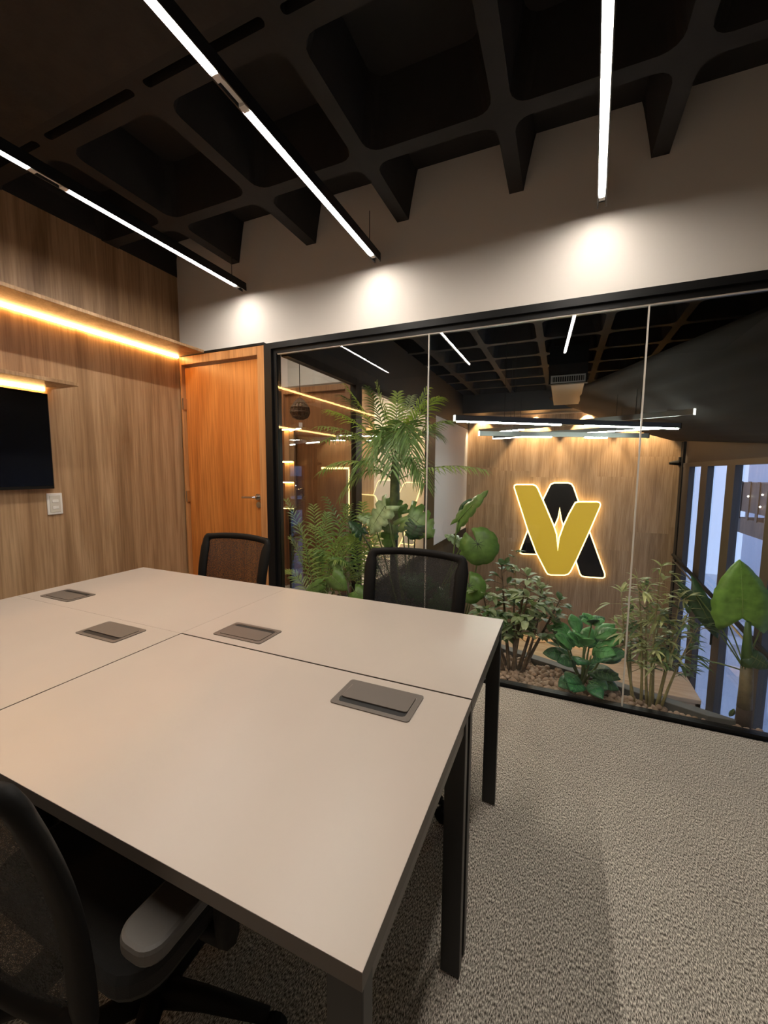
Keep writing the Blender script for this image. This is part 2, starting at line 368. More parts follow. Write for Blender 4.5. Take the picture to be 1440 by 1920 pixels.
# feature wall, soffit
struct(box(XP-.1, 2.05, 9.0, 9.1, -3.05, ZT).build('wall_feature', FWOOD))
so = MB(); so.box(XP, 2.0, 8.35, 8.86, 2.46, 2.82); so.box(XP, 2.0, 8.86, 9.0, 2.56, 2.82)
struct(so.build('trim_2', DGREY))
struct(box(XP, 1.62, 8.80, 8.86, 2.435, 2.465).build('trim_3', SWOOD))
struct(box(XP, 2.0, 2.6, 9.0, -3.1, -3.0).build('floor', mat('lower_floor_stone', (.16, .15, .15), .3)))
struct(box(XP-.1, 2.05, 2.50, 2.56, -3.05, -.35).build('wall_lower_front', DGREY))

# facade on the right side of the void
XF = 2.0
f = MB(); w = estruct('window_4')
ms = [(8.46, 8.84), (7.50, 7.82), (6.44, 6.72), (5.30, 5.50), (4.4, 4.52), (3.5, 3.62)]
for a, b in ms: f.box(XF-.03, XF+.05, a+.0, b, -2.9, 1.42)
f.box(XF-.035, XF+.05, 2.6, 9.0, 1.40, 1.47); f.box(XF-.03, XF+.05, 2.6, 9.0, -3.0, -2.88)
f.build('window_frame', mat('dark_mullion', (.030, .025, .023), .45), w)
box(XF+.02, XF+.028, 2.6, 9.0, -2.9, 1.42).build('pane', GLASS3, w)
struct(box(XF-.01, XF+.1, 2.56, 9.0, 1.46, ZT).build('wall_facade', mat('dark_brown_lintel', (.045, .034, .028), .7)))
struct(box(XF-.05, XF+.0, 8.84, 9.0, -3, 1.85).build('trim_4', FRAME))
# ------------------------------------------------------------------ outside the facade
struct(box(2.05, 14, -3, 22, -3.25, -3.15).build('floor', tile('pale_paving', (.52, .55, .62), .9, (.36, .39, .45))))
o = box(7.2, 7.6, 2, 22, -3.15, 5).build('neighbour_building', mat('pale_blue_render', (.42, .46, .54), .8)); tag(o, 'pale blue grey building side seen through the far right windows', 'building')
st = thing('outdoor_steps', 'pale outdoor concrete steps below the facade windows', 'steps', (0, 0, 0))
for k in range(5): box(3.7, 6.5, 10.2+.6*k, 14.5, -3.15+.19*k, -3.15+.19*(k+1)).build('step', mat('pale_step', (.62, .62, .66), .7, noise=.1, nscale=8), st)
cn = thing('timber_canopy', 'dark brown timber canopy with tiny lights outside the window', 'canopy', (0, 0, 0))
q = MB(); q.box(3.3, 4.2, 8.6, 10.6, .55, 1.12); q.box(3.3, 4.2, 8.6, 10.4, .12, .42)
q.build('roof_slab', mat('brown_canopy_timber', (.075, .045, .028), .6, noise=.3, nscale=12), cn)
for k in range(5): box(3.285, 3.30, 8.7+.4*k, 8.8+.4*k, .40, 1.14).build('slat', mat('brown_slat', (.09, .055, .035), .6), cn)
for y, z in ((9.3, .92), (9.35, .70), (10.5, .50), (9.9, .86)): MB().ball((3.265, y, z), .016).build('lamp', SPOTM, cn)
po = thing('white_post_frame', 'white square post standing outside the right window', 'post')
box(3.4, 3.55, 9.1, 9.5, -3.15, .1).build('post', mat('white_post_paint', (.72, .72, .82), .6), po)

# ------------------------------------------------------------------ ceiling tube lights
def tube_light(x0, y0, x1, y1, z, name_label, brk=1.20):
    ang = math.atan2(y1-y0, x1-x0)-PI/2
    L = math.hypot(x1-x0, y1-y0); t = thing('linear_tube_light', name_label, 'ceiling light', (x0, y0, z), ang, 'ceiling tube lights of the meeting room')
    hm = MB(); hm.box(-.019, .019, 0, L, .013, .040); hm.box(-.020, -.0155, 0, L, -.013, .013); hm.box(.0155, .020, 0, L, -.013, .013); hm.build('housing', BLACKM, t)
    bb = brk/math.cos(0)
    segs = [(.03, bb-.075), (bb+.075, L-.090)]
    for a, b in segs:
        MB().tube([(0, a, 0), (0, b, 0)], .0125, 12).build('tube', TUBEM, t)
    for a in (.0, bb-.075, bb+.05, L-.088):
        MB().box(-.013, .013, a, a+.028, -.014, .014).build('socket', CLEAR, t)
    MB().box(-.012, .012, bb-.05, bb+.05, -.002, .012).build('connector', CLEAR, t, label='clear unlit connector between the two tubes')
    for y in (.12, L-.12): MB().tube([(0, y, .04), (0, y, ZR-z+.01)], .002, 6).build('suspension_wire', BLACKM, t)
    return t
ya, yb = -.18, 2.435
tube_light(-2.172, ya, -2.172, yb, 2.60, 'leftmost of the three ceiling tube lights, nearest the wood wall', 1.38)
tube_light(-1.096, ya, -1.112, yb, 2.60, 'middle of the three ceiling tube lights, ending above the door side', 1.38)
tube_light(-.04, ya, .118, yb-.01, 2.625, 'rightmost of the three ceiling tube lights, near vertical in view', 1.38)

# ------------------------------------------------------------------ left wall: shelves, led, tv, switch
def shelf(y0, y1, z, depth, label, ly0, ly1):
    t = thing('wall_shelf', label, 'shelf', (XL, y0, z))
    box(0, depth, 0, y1-y0, -.010, .010).build('board', LWOOD, t, bevel=.001)
    box(.002, .016, ly0-y0, ly1-y0, -.026, -.010).build('led_strip', STRIPM, t, label='glowing warm led strip under the board')
    return t
shelf(-1.4, 2.447, 2.215, .285, 'long oak ledge high on the wood wall reaching the door', -1.3, 2.44)
shelf(.0, 1.53, 1.79, .265, 'short oak ledge directly above the black television', .03, 1.485)
tv = thing('television', 'black flat television mounted on the wood wall under a ledge', 'television', (XL, 0, 1.18))
box(.004, .035, .10, 1.478, .03, .54).build('rear_housing', BPLAST, tv)
box(.022, .040, .0, 1.485, 0, .565).build('bezel', BPLAST, tv, bevel=.002)
box(.0395, .0415, .006, 1.479, .018, .559).build('screen', mat('tv_screen', (.003, .003, .004), .22, spec=.25), tv)
sw = thing('light_switch', 'white light switch plate on the wood wall below the television', 'switch', (XL, 1.498, 1.084))
MB().box(0, .009, -.042, .042, -.066, .066).build('plate', WPLAST, sw, bevel=.004)
MB().box(.008, .012, -.030, .030, -.052, .052).build('inset', mat('cream_plastic', (.62, .58, .50), .4), sw, bevel=.002)
for z in (-.022, .018): MB().box(.011, .015, -.017, .017, z-.009, z+.009).build('rocker', WPLAST, sw, bevel=.001)

# ------------------------------------------------------------------ desks
def desk(x0, x1, y0, y1, label, far_box, bx, gx=0):
    t = thing('desk', label, 'desk', ((x0+x1)/2, (y0+y1)/2, 0), 0, 'four desks pushed together')
    cx, cy = (x0+x1)/2, (y0+y1)/2; a, b = x1-cx, y1-cy
    top = MB(); top.box(-a+.0003, a-.0003, -b+.0003, b-.0003, .716, .7402); top.build('tabletop', TOP, t)
    e = MB(); e.prism([(-a, -b), (a, -b), (a, b), (-a, b)], lambda u, v, q: (u, v, q), .715, .7395); e.build('edge_band', EDGE, t)
    for sx in (-1, 1):
        for sy in (-1, 1):
            X = sx*(a-.004); xx = sorted((X, X-sx*.050)); Y = sy*(b-.010); yy = sorted((Y, Y-sy*.028))
            l = MB().box(*xx, *yy, .006, .715); l.build('leg', BLACKM, t, bevel=.002)
    for sx in (-1, 1):
        X = sorted((sx*(a-.008), sx*(a-.034))); MB().box(*X, -b+.04, b-.04, .672, .714).build('side_rail', mat('bronze_rail', (.12, .10, .085), .3, .6), t)
    for sy in (-1, 1):
        Y = sorted((sy*(b-.04), sy*(b-.065))); MB().box(-a+.06, a-.06, *Y, .672, .714).build('cross_rail', BLACKM, t)
    # flip-up power box set in the top
    u, v = bx[0]-cx, bx[1]-cy; s = 1 if far_box else -1
    pr = MB(); P = rrect(u-.102, u+.102, v-.059, v+.059, .008, 3); I = rrect(u-.088, u+.088, v-.046, v+.046, .010, 3); n = len(P)
    pr.add([(p[0], p[1], .7404) for p in P]+[(p[0], p[1], .7428) for p in P]+[(p[0], p[1], .7428) for p in I]+[(p[0], p[1], .725) for p in I],
           [(i, (i+1) % n, n+(i+1) % n, n+i) for i in range(n)]+[(n+i, n+(i+1) % n, 2*n+(i+1) % n, 2*n+i) for i in range(n)])
    bo = pr.build('power_box', BOXM, t)
    MB().prism(rrect(u-.087, u+.087, v-.045, v+.045, .009, 3), lambda p, q, r: (p, q, r), .7403, .7406).build('slot', mat('slot_black', (.002, .002, .002), .6), bo)
    v0, v1 = (v-.044, v+.026) if s > 0 else (v-.026, v+.044)
    MB().prism(rrect(u-.0865, u+.0865, v0, v1, .007, 3), lambda p, q, r: (p, q, r+ (0)), .7415, .7440).build('flap', BOXM, bo)
    return t
X0, XM, X1, Y0, YM, Y1 = -2.186, -1.178, -.180, .361, .964, 1.561
desk(XM+.004, X1, Y0, YM-.003, 'grey desk nearest the camera at the front right corner', False, (-.392, .868))
desk(XM+.0002, X1, YM+.003, Y1, 'grey desk at the back right with a chair behind it', True, (-.972, 1.061))
desk(X0, XM-.0003, Y0, YM-.0002, 'grey desk at the front left running out of frame', False, (-1.406, .874))
desk(X0, XM-.0003, YM+.0002, Y1, 'grey desk at the back left beside the wood wall', True, (-1.990, 1.061))

# ------------------------------------------------------------------ chairs
def chair_back_pt(u, v):      # u -1..1 across, v 0..1 up
    z = .50+.405*v; y = -.255-.065*v-.018*math.sin(PI*v)*-1-.0*v
    y -= .030*(1-u*u)
    hw = .212+.014*v
    return Vector((u*hw, y, z+.012*(1-u*u)*v))
def make_chair(label, loc, rz):
    t = thing('office_chair', label, 'chair', loc, rz, 'black mesh office chairs at the desks')
    mb = MB(); n = 16
    mb.prism(rrect(-.235, .235, -.20, .24, .07, 5), lambda u, v, q: (u, v, q), .425, .485)
    mb.build('seat', CFABRIC, t, smooth=False, bevel=.018)
    # frame of the back: one closed loop
    L = []
    for i in range(0, 15): L.append((1, i/14*.93))
    for i in range(1, 4): a = PI/2*i/4; L.append((.90+.10*math.cos(a), .93+.07*math.sin(a)))
    for i in range(0, 13): L.append((.90-1.8*i/12, 1))
    for i in range(1, 4): a = PI/2*i/4; L.append((-.90-.10*math.sin(a), .93+.07*math.cos(a)))
    for i in range(14, -1, -1): L.append((-1, i/14*.93))
    for i in range(1, 12): L.append((-1+2*i/12, 0))
    fv = []; N_ = len(L); K = 8
    pts = [chair_back_pt(*p) for p in L]; ce = chair_back_pt(0, .5)
    for i, p in enumerate(pts):
        tg = (pts[(i+1) % N_]-pts[i-1]).normalized(); nn = Vector((0, -1, .12)).normalized(); s = tg.cross(nn).normalized()
        wd = .031 if abs(L[i][0]) > .97 and L[i][1] < .9 else .024 if abs(L[i][0]) > .93 else .018
        for k in range(K):
            a = 2*PI*(k+.5)/K; q = p+s*math.cos(a)*wd+nn*math.sin(a)*.014; fv.append(q)
    ff = []
    for i in range(N_):
        for k in range(K):
            j = (i+1) % N_; ff.append((i*K+k, i*K+(k+1) % K, j*K+(k+1) % K, j*K+k))
    mb = MB(); mb.add(fv, ff); mb.build('back_frame', BPLAST, t, smooth=True)
    mb = MB(); R, Q = 13, 14
    mb.add([chair_back_pt(-.97+1.94*i/R, .01+.97*j/Q) for j in range(Q+1) for i in range(R+1)], [(j*(R+1)+i, j*(R+1)+i+1, (j+1)*(R+1)+i+1, (j+1)*(R+1)+i) for j in range(Q) for i in range(R)])
    o = mb.build('backrest', MESHF, t, smooth=True, label='see-through black mesh panel')
    mb = MB(); mb.tube([(0, -.10, .41), (0, -.24, .40), (0, -.31, .46), (0, -.318, .56), (0, -.312, .62)], [.03, .03, .026, .022, .018], 8); mb.build('spine', BPLAST, t, smooth=True)
    for sx in (-1, 1):
        mb = MB(); X = sx*.29
        P = rrect(X-.040, X+.040, -.235, .02, .030, 6); n = len(P)
        mb.prism(P, lambda u, v, q: (u, v, q), .612, .640); mb.build('arm_pad', ARMP, t, bevel=.007, label='grey padded top of the armrest')
        mb = MB(); mb.tube([(X, -.06, .615), (X, -.06, .50), (X-sx*.01, -.05, .44), (X-sx*.07, -.04, .41), (X-sx*.15, -.03, .41)], [.020, .022, .022, .018, .016], 8); mb.build('arm_support', BPLAST, t, smooth=True)
    MB().box(-.13, .13, -.13, .13, .385, .425).build('mechanism', BPLAST, t, bevel=.01)
    MB().tube([(0, 0, .08), (0, 0, .24), (0, 0, .241), (0, 0, .39)], [.028, .028, .016, .016], 14).build('gas_lift', BPLAST, t)
    for k in range(5):
        a = 2*PI*k/5+.3; c, s = math.cos(a), math.sin(a)
        l = MB().tube([(0, 0, .095), (.12*c, .12*s, .092), (.27*c, .27*s, .072)], [.030, .022, .015], 8).build('base_leg', BPLAST, t, smooth=True)
        MB().tube([(.28*c-.022*s, .28*s+.022*c, .028), (.28*c+.022*s, .28*s-.022*c, .028)], .027, 12).build('caster', BPLAST, l)
        MB().tube([(.28*c, .28*s, .03), (.275*c, .275*s, .075)], .007, 6).build('caster_stem', BPLAST, l)
    return t
make_chair('black mesh chair at bottom left, in front of the nearest desks', (-.812, .556, 0), 0)
make_chair('black mesh chair behind the back left desk, before the orange door', (-1.705, 1.47, 0), PI)
make_chair('black mesh chair behind the back right desk, before the tall palm', (-.615, 1.47, 0), PI)

# ------------------------------------------------------------------ pendants in the void
def stick(a, b, z, label, lit):
    A, B = Vector((a[0], a[1], 0)), Vector((b[0], b[1], 0)); d = B-A; L = d.length
    t = thing('linear_pendant_light', label, 'pendant light', (a[0], a[1], z), math.atan2(d.y, d.x), 'crossed linear pendants over the void')
    box(0, L, -.018, .018, 0, .055).build('profile', mat('pendant_grey_metal', (.20, .21, .20), .35, .5), t)
    for p, q in lit: box(p*L, q*L, -.015, .015, -.012, .001).build('diffuser', PENDM, t)
    for p in (.0, 1.0): box(p*L-.006, p*L+.006, -.019, .019, -.004, .057).build('end_cap', emis('pendant_cap', (1, 1, .92), 1.2) if (p < .5) else BPLAST, t)
    for p in (.2, .8): MB().tube([(p*L, 0, .05), (p*L, 0, ZR-z)], .0025, 5).build('suspension_cable', BLACKM, t)
stick((-1.011, 4.066), (1.19, 5.63), 1.80, 'longest linear pendant crossing from lower left, lit in two runs', [(.01, .44), (.55, .99)])
stick((1.159, 4.953), (-1.157, 6.232), 1.87, 'linear pendant whose glowing end reaches furthest right', [(.72, .97)])
stick((-.948, 5.045), (.956, 6.04), 1.73, 'shortest and lowest linear pendant, with a dark right end', [(.25, .42), (.62, .75)])
stick((-1.124, 7.303), (1.16, 6.275), 1.87, 'linear pendant hung furthest from the glass, lit at its left end and right half', [(.0, .30), (.46, .99)])

# spotlights grazing the feature wall
for i, x in enumerate((-1.62, -.55, .40, 1.33)):
    t = thing('recessed_downlight', ['far left', 'second from left', 'third from left', 'far right'][i]+' downlight in the dark soffit washing the oak feature wall', 'downlight', (x, 8.93, 2.56), 0, 'downlights over the feature wall')
    MB().tube([(0, 0, 0), (0, 0, -.012)], .04, 16).build('lens', SPOTM, t)
    ld = bpy.data.lights.new('downlight_lamp', 'SPOT'); ld.energy = SPOT_W*(.3, 1, 1, 1)[i]; ld.color = SPOT_C; ld.spot_size = math.radians(78); ld.spot_blend = .35; ld.shadow_soft_size = .02
    lo = bpy.data.objects.new('downlight_lamp', ld); COL.objects.link(lo); lo.parent = t; lo.location = (0, -.06, -.02); lo.rotation_euler = (math.radians(4), 0, 0)

# ------------------------------------------------------------------ backlit sign
def px(P): return [at(930+x*.1736, 880+y*.1736, 8.93) for x, y in P]
Vp = [(205, 195), (207, 178), (222, 171), (398, 171), (425, 182), (445, 207), (530, 402), (618, 610), (648, 700), (668, 882), (688, 740), (735, 610), (790, 490), (848, 385), (862, 364), (890, 356), (1090, 356), (1112, 362), (1120, 380), (1112, 408), (1010, 645), (865, 965), (800, 1095), (775, 1122), (740, 1132), (592, 1130), (562, 1120), (545, 1095), (440, 890), (350, 650)]
Ap = [(520, 318), (575, 205), (595, 168), (628, 153), (780, 153), (812, 165), (832, 195), (876, 325), (1010, 690), (1168, 1130), (1168, 1158), (1150, 1168), (960, 1155), (930, 1147), (912, 1125), (865, 975), (735, 610), (712, 540), (688, 405), (665, 520), (625, 612), (520, 780), (446, 912), (290, 908), (268, 898), (266, 878), (350, 655)]
def offset(P, d):
    out = []; n = len(P)
    ar = sum(P[i][0]*P[(i+1) % n][1]-P[(i+1) % n][0]*P[i][1] for i in range(n)); s = 1 if ar > 0 else -1
    for i in range(n):
        a, b, c = P[i-1], P[i], P[(i+1) % n]
        e1 = Vector((b[0]-a[0], b[1]-a[1])).normalized(); e2 = Vector((c[0]-b[0], c[1]-b[1])).normalized()
        nn = Vector((e1.y+e2.y, -e1.x-e2.x))*s
        nn = nn.normalized() if nn.length > 1e-3 else Vector((0, 0))
        k = max(.55, nn.dot(Vector((e1.y, -e1.x))*s)); out.append((b[0]+nn.x*d/k, b[1]+nn.y*d/k))
    return out
sg = thing('backlit_logo_sign', 'backlit yellow V over black A sign on the oak feature wall', 'sign', (0, 8.93, 0))
def plate(P, y0, y1, name, m_, label=None):
    from mathutils.geometry import tessellate_polygon
    w3 = px(P); n = len(w3); tr = tessellate_polygon([[Vector((p.x, p.z, 0)) for p in w3]]); mb = MB()
    mb.add([(p.x, y0, p.z) for p in w3]+[(p.x, y1, p.z) for p in w3], [tuple(t_) for t_ in tr]+[tuple(i+n for i in reversed(t_)) for t_ in tr]+[(i, (i+1) % n, n+(i+1) % n, n+i) for i in range(n)])
    return mb.build(name, m_, sg, label=label)
plate(offset(Ap, 14), .010, .045, 'halo_plate', HALOM, 'glowing acrylic edge of the black letter')
plate(Ap, -.004, .010, 'letter_face', mat('sign_black', (.006, .005, .005), .25), 'glossy black letter A')
plate(offset(Vp, 14), -.026, -.006, 'halo_plate', HALOM, 'glowing acrylic edge of the yellow letter')
plate(Vp, -.042, -.026, 'letter_face', mat('sign_yellow', (.72, .47, .04), .30, emit=(1, .60, .05), strength=.30), 'glossy yellow letter V')  # glow in the yellow face stands in for ambient light falling on it

# ------------------------------------------------------------------ air duct, net, handrail, timber steps
t = thing('ceiling_duct', 'black ceiling air duct with end grille and brown underside', 'air duct', (0, 0, 0))
box(-.19, .20, 5.62, 7.6, 2.42, 2.80).build('duct', mat('duct_brown', (.12, .085, .06), .5), t)
box(-.21, .22, 5.55, 5.62, 2.37, 2.82).build('collar', BPLAST, t)
g = MB()
for k in range(14): g.box(-.165+k*.0255, -.157+k*.0255, 5.535, 5.552, 2.395, 2.455)
g.box(-.185, -.17, 5.53, 5.552, 2.38, 2.47); g.box(.185, .20, 5.53, 5.552, 2.38, 2.47); g.box(-.17, .185, 5.53, 5.552, 2.38, 2.393); g.box(-.17, .185, 5.53, 5.552, 2.457, 2.47)
g.build('grille', mat('grille_metal', (.35, .32, .28), .4, .3), t)

def net():
    A, B = at(1030, 748, 8.2), at(1455, 563, 2.75)
    Dd, Cc = at(1262, 826, 8.7), Vector((1.93, 3.0, 1.42))
    n, k = 60, 26; mb = MB(); vs = []
    for i in range(n+1):
        s = i/n
        for j in range(k+1):
            r = j/k
            p = A.lerp(B, s).lerp(Dd.lerp(Cc, s), r)
            p = p+Vector((.22, -.05, -.14))*math.sin(PI*r)*(1-.5*s)
            p += Vector((-.03, -.03, .0))*math.sin(r*60+s*7+2*math.sin(s*5))*(1-r*.6)
            vs.append(p)
    mb.add(vs, [(i*(k+1)+j, i*(k+1)+j+1, (i+1)*(k+1)+j+1, (i+1)*(k+1)+j) for i in range(n) for j in range(k)])
    return mb
o = net().build('shade_net', mat('dark_net', (.014, .010, .007), .85, spec=.2), smooth=True); sm = o.modifiers.new('thick', 'SOLIDIFY'); sm.thickness = .003
tag(o, 'dark brown pleated shade net slung over the right of the void', 'net')

hr = thing('stair_handrail', 'black stair handrail sloping across the far right windows', 'handrail')
MB().tube([(1.93, 8.9, -.20), (1.93, 6.7, -.36), (1.93, 4.6, -.52)], .028, 8).build('rail', BPLAST, hr)
MB().tube([(1.93, 8.9, -.29), (1.93, 6.7, -.45), (1.93, 4.6, -.61)], .014, 8).build('lower_rail', ALU, hr)
for y in (8.7, 6.6, 4.7): MB().tube([(1.93, y, -.2-(8.9-y)*.073), (1.93, y, -1.0)], .014, 8).build('baluster', BPLAST, hr)
sp = thing('wall_spotlight', 'small black spotlight at the right edge of the feature wall', 'spotlight', (1.90, 8.95, 1.48))
MB().tube([(-.13, -.03, -.01), (.0, -.02, 0), (.05, 0, .0)], [.025, .05, .03], 10).build('head', BPLAST, sp)
MB().box(.02, .06, -.02, .05, -.05, .10).build('bracket', BPLAST, sp)

def timber(name, label, boxes):
    t = thing(name, label, 'timber seating')
    for i, b_ in enumerate(boxes):
        x0, x1, y0, y1, z0, z1 = b_
        box(x0, x1, y0, y1, z1-.05, z1).build('tread', SWOOD, t, bevel=.004)
        q = MB(); q.box(x0, x1, y0+.02, y0+.05, z1-.26, z1-.05); q.box(x1-.05, x1, y0+.02, y1, z0, z1-.05); q.box(x0, x0+.05, y0+.02, y1, z0, z1-.05)
        q.build('riser', SWOOD, t)
timber('timber_bleacher', 'pale timber stepped seating block at the lower right of the void', [(.55, 1.70, 5.95, 6.72, -3.0, -1.50), (.75, 1.60, 6.85, 7.6, -3.0, -1.78)])
timber('timber_bleacher', 'long pale timber step at the foot of the feature wall', [(-1.3, 1.25, 7.9, 8.7, -3.0, -2.05), (-1.3, .45, 5.9, 6.5, -3.0, -1.32)])

# ------------------------------------------------------------------ vestibule: stand-ins for reflections in the glass, added lights
t = thing('woven_pendant_lamp', 'brown woven teardrop standing in for a reflected mark before the brown door', 'reflection stand-in', (-2.24, 3.2, 1.77))  # woven teardrop added for a brown mark reflected in the glass
pr = [(0, .03), (.02, .07), (.06, .088), (.10, .082), (.14, .055), (.175, .025), (.185, .012)]
mb = MB(); n = 16
mb.add([(r*math.cos(2*PI*k/n), r*math.sin(2*PI*k/n), z) for z, r in pr for k in range(n)], [(i*n+k, i*n+(k+1) % n, (i+1)*n+(k+1) % n, (i+1)*n+k) for i in range(len(pr)-1) for k in range(n)])
o = mb.build('shade', mat('woven_brown', (.10, .055, .03), .8, noise=.5, nscale=60), t); wf = o.modifiers.new('weave', 'WIREFRAME'); wf.thickness = .012; wf.use_replace = False
MB().tube([(0, 0, .18), (0, 0, .91)], .003, 6).build('cord', BPLAST, t)
t = thing('lit_shelf_column', 'narrow oak column with glowing ledges standing in for a reflection beside the brown door', 'shelf', (-2.70, 3.66, 0))  # added column, imitates a brown glowing reflection in the glass
box(-.062, .062, -.015, .015, .90, 1.74).build('panel', FWOOD, t)
for z in (1.74, 1.40, 1.18, .90):
    b_ = box(-.075, .07, -.05, .015, z-.006, z+.006).build('ledge', FWOOD, t)
    box(-.068, .065, -.046, -.034, z-.016, z-.006).build('led_strip', STRIPM if z > .95 else HALOM, b_)
box(-.02, .02, -.015, .015, 0, .90).build('post', BPLAST, t)
t = thing('inverted_l_lamp', 'slim glowing inverted L standing in for a reflected light by the partition post', 'floor lamp', (-1.985, 3.64, 0))  # invented L shape, imitates a bright reflected line in the glass
box(-.012, .012, -.012, .012, .02, 1.32).build('pole', mat('lamp_pole_white', (.6, .55, .45), .4), t)
box(-.30, .012, -.014, .014, 1.315, 1.335).build('arm', HALOM, t, label='glowing horizontal arm')
box(.0125, .016, -.010, .010, .85, 1.315).build('light_line', HALOM, t)
box(-.10, .05, -.06, .06, 0, .02).build('base', BPLAST, t)
# unseen lights added to brighten the vestibule and side room
for nm, lab, loc in (('flush_ceiling_light', 'round light added to brighten the vestibule before the brown door', (-2.42, 2.98, 2.66)), ('flush_ceiling_light', 'round light added to brighten the side room behind the partition', (-2.75, 5.1, 2.66))):
    t = thing(nm, lab, 'ceiling light', loc); MB().tube([(0, 0, 0), (0, 0, .02)], .15, 20).build('diffuser', emis('added_light_glow', (1, .86, .70), 420 if loc[1] > 4 else 60), t); MB().tube([(0, 0, .004), (0, 0, .021)], .16, 20).build('rim', WPLAST, t)

# ------------------------------------------------------------------ planter: clay pebbles
PEB = [mat('clay_pebble_'+n, c, .75, noise=.15, nscale=60, bump=.2, bscale=250) for n, c in (('tan', (.46, .32, .23)), ('pink', (.50, .345, .26)), ('brown', (.32, .21, .145)))]
soil = MB().prism([(XP+.03, YG+.032), (.99, YG+.032), (.99, YG+.095), (.90, curb_y(.9)-.01), (.75, curb_y(.75)-.07), (XP+.03, curb_y(XP)-.09)], lambda u, v, q: (u, v, q), -.03, -.012).build('planter_soil', mat('dark_soil', (.035, .024, .018), .95))
tag(soil, 'dark soil bed under the clay pebbles behind the glass', 'soil', kind='stuff')
protos = []
def pebble_mesh(mi, k):
    mb = MB(); mb.ball((0, 0, 0), 1, n=9, m=7)
    R_ = random.Random(k); mb.v = [tuple(Vector(v)*(1+R_.uniform(-.03, .03))) for v in mb.v]
    me = bpy.data.meshes.new('clay_pebble'); me.from_pydata(mb.v, [], mb.f); me.materials.append(PEB[mi]); me.polygons.foreach_set('use_smooth', [True]*len(me.polygons)); return me
PM = [pebble_mesh(i % 3, i) for i in range(9)]
spots = []
R_ = random.Random(3); sp_ = .0295
y = YG+.048
row = 0
while y < 3.7:
    x = 1.0-(row % 2)*sp_/2
    while x > XP+.06:
        if y < max(curb_y(x)-.088, YG+.062) and x < .98:
            spots.append((x+R_.uniform(-.006, .006), y+R_.uniform(-.006, .006), .004+R_.uniform(0, .010)))
            if R_.random() < .30: spots.append((x+.014, y+.012, .024+R_.uniform(0, .006)))
        x -= sp_
    y += sp_*.88; row += 1
spots = [s for s in spots if s[0] < .97]
vis = sorted(spots, key=lambda s: (s[0] < -.36, math.hypot(s[0], s[1])))
ind, rest = vis[:300], vis[300:]
for x, y, z in ind:
    o = bpy.data.objects.new('clay_pebble', R_.choice(PM)); COL.objects.link(o); r = R_.uniform(.0145, .0195)
    o.location = (x, y, z); o.scale = (r*R_.uniform(.9, 1.15), r*R_.uniform(.9, 1.15), r*R_.uniform(.75, .95)); o.rotation_euler = (0, 0, R_.uniform(0, 6))
    tone = o.data.materials[0].name.split('_')[-1]; wh = 'among the ficus trunks' if x < -.08 else 'below the glossy shrub' if x < .30 else 'around the bamboo canes' if x < .62 else 'between bamboo and elephant ear'
    tag(o, 'small round '+tone+' clay pebble '+wh, 'pebble', tone+' clay pebbles '+wh)
mb = MB()
for x, y, z in rest: mb.ball((x, y, z), R_.uniform(.0145, .0195), 1, 1, .85, n=7, m=5)
o = mb.build('clay_pebbles', PEB[0], smooth=True, fix=False); tag(o, 'further tan clay pebbles filling the planter bed among the plants', 'pebbles', kind='stuff')

# ------------------------------------------------------------------ plants
def leafmat(n, c, tr=.25, rough=.38): return mat(n, c, rough, noise=.35, nscale=25, trans=tr, spec=.6)
G_PALM = leafmat('palm_green', (.17, .28, .085)); G_LIT = leafmat('lit_frond_green', (.42, .56, .08)); G_AREC = leafmat('areca_green', (.34, .44, .13))  # light on the palm's upper fronds is put into the brighter frond green
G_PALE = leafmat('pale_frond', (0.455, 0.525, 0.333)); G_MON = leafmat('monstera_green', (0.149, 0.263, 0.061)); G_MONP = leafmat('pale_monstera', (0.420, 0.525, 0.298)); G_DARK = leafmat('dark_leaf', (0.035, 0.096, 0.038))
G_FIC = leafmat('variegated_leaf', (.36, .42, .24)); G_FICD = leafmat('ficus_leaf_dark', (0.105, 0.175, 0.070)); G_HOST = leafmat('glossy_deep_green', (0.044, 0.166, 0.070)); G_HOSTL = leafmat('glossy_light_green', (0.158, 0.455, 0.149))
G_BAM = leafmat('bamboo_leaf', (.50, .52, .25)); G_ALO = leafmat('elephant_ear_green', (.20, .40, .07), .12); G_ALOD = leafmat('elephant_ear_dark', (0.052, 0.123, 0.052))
TRUNK = mat('brown_trunk', (.13, .085, .05), .7, noise=.4, nscale=30); TRUNKG = mat('green_trunk', (.17, .22, .09), .5, noise=.3, nscale=25); CANE = mat('pale_cane', (.32, .27, .12), .5, noise=.25, nscale=30)
TRUNKD = mat('dark_trunk', (.020, .024, .012), .6); STEMG = mat('stem_green', (.14, .20, .06), .5); STEMD = mat('stem_dark', (.03, .04, .02), .5); ALT = mat('elephant_trunk', (.17, .13, .07), .6, noise=.35, nscale=22); ALB = mat('elephant_trunk_base', (.055, .032, .02), .8)

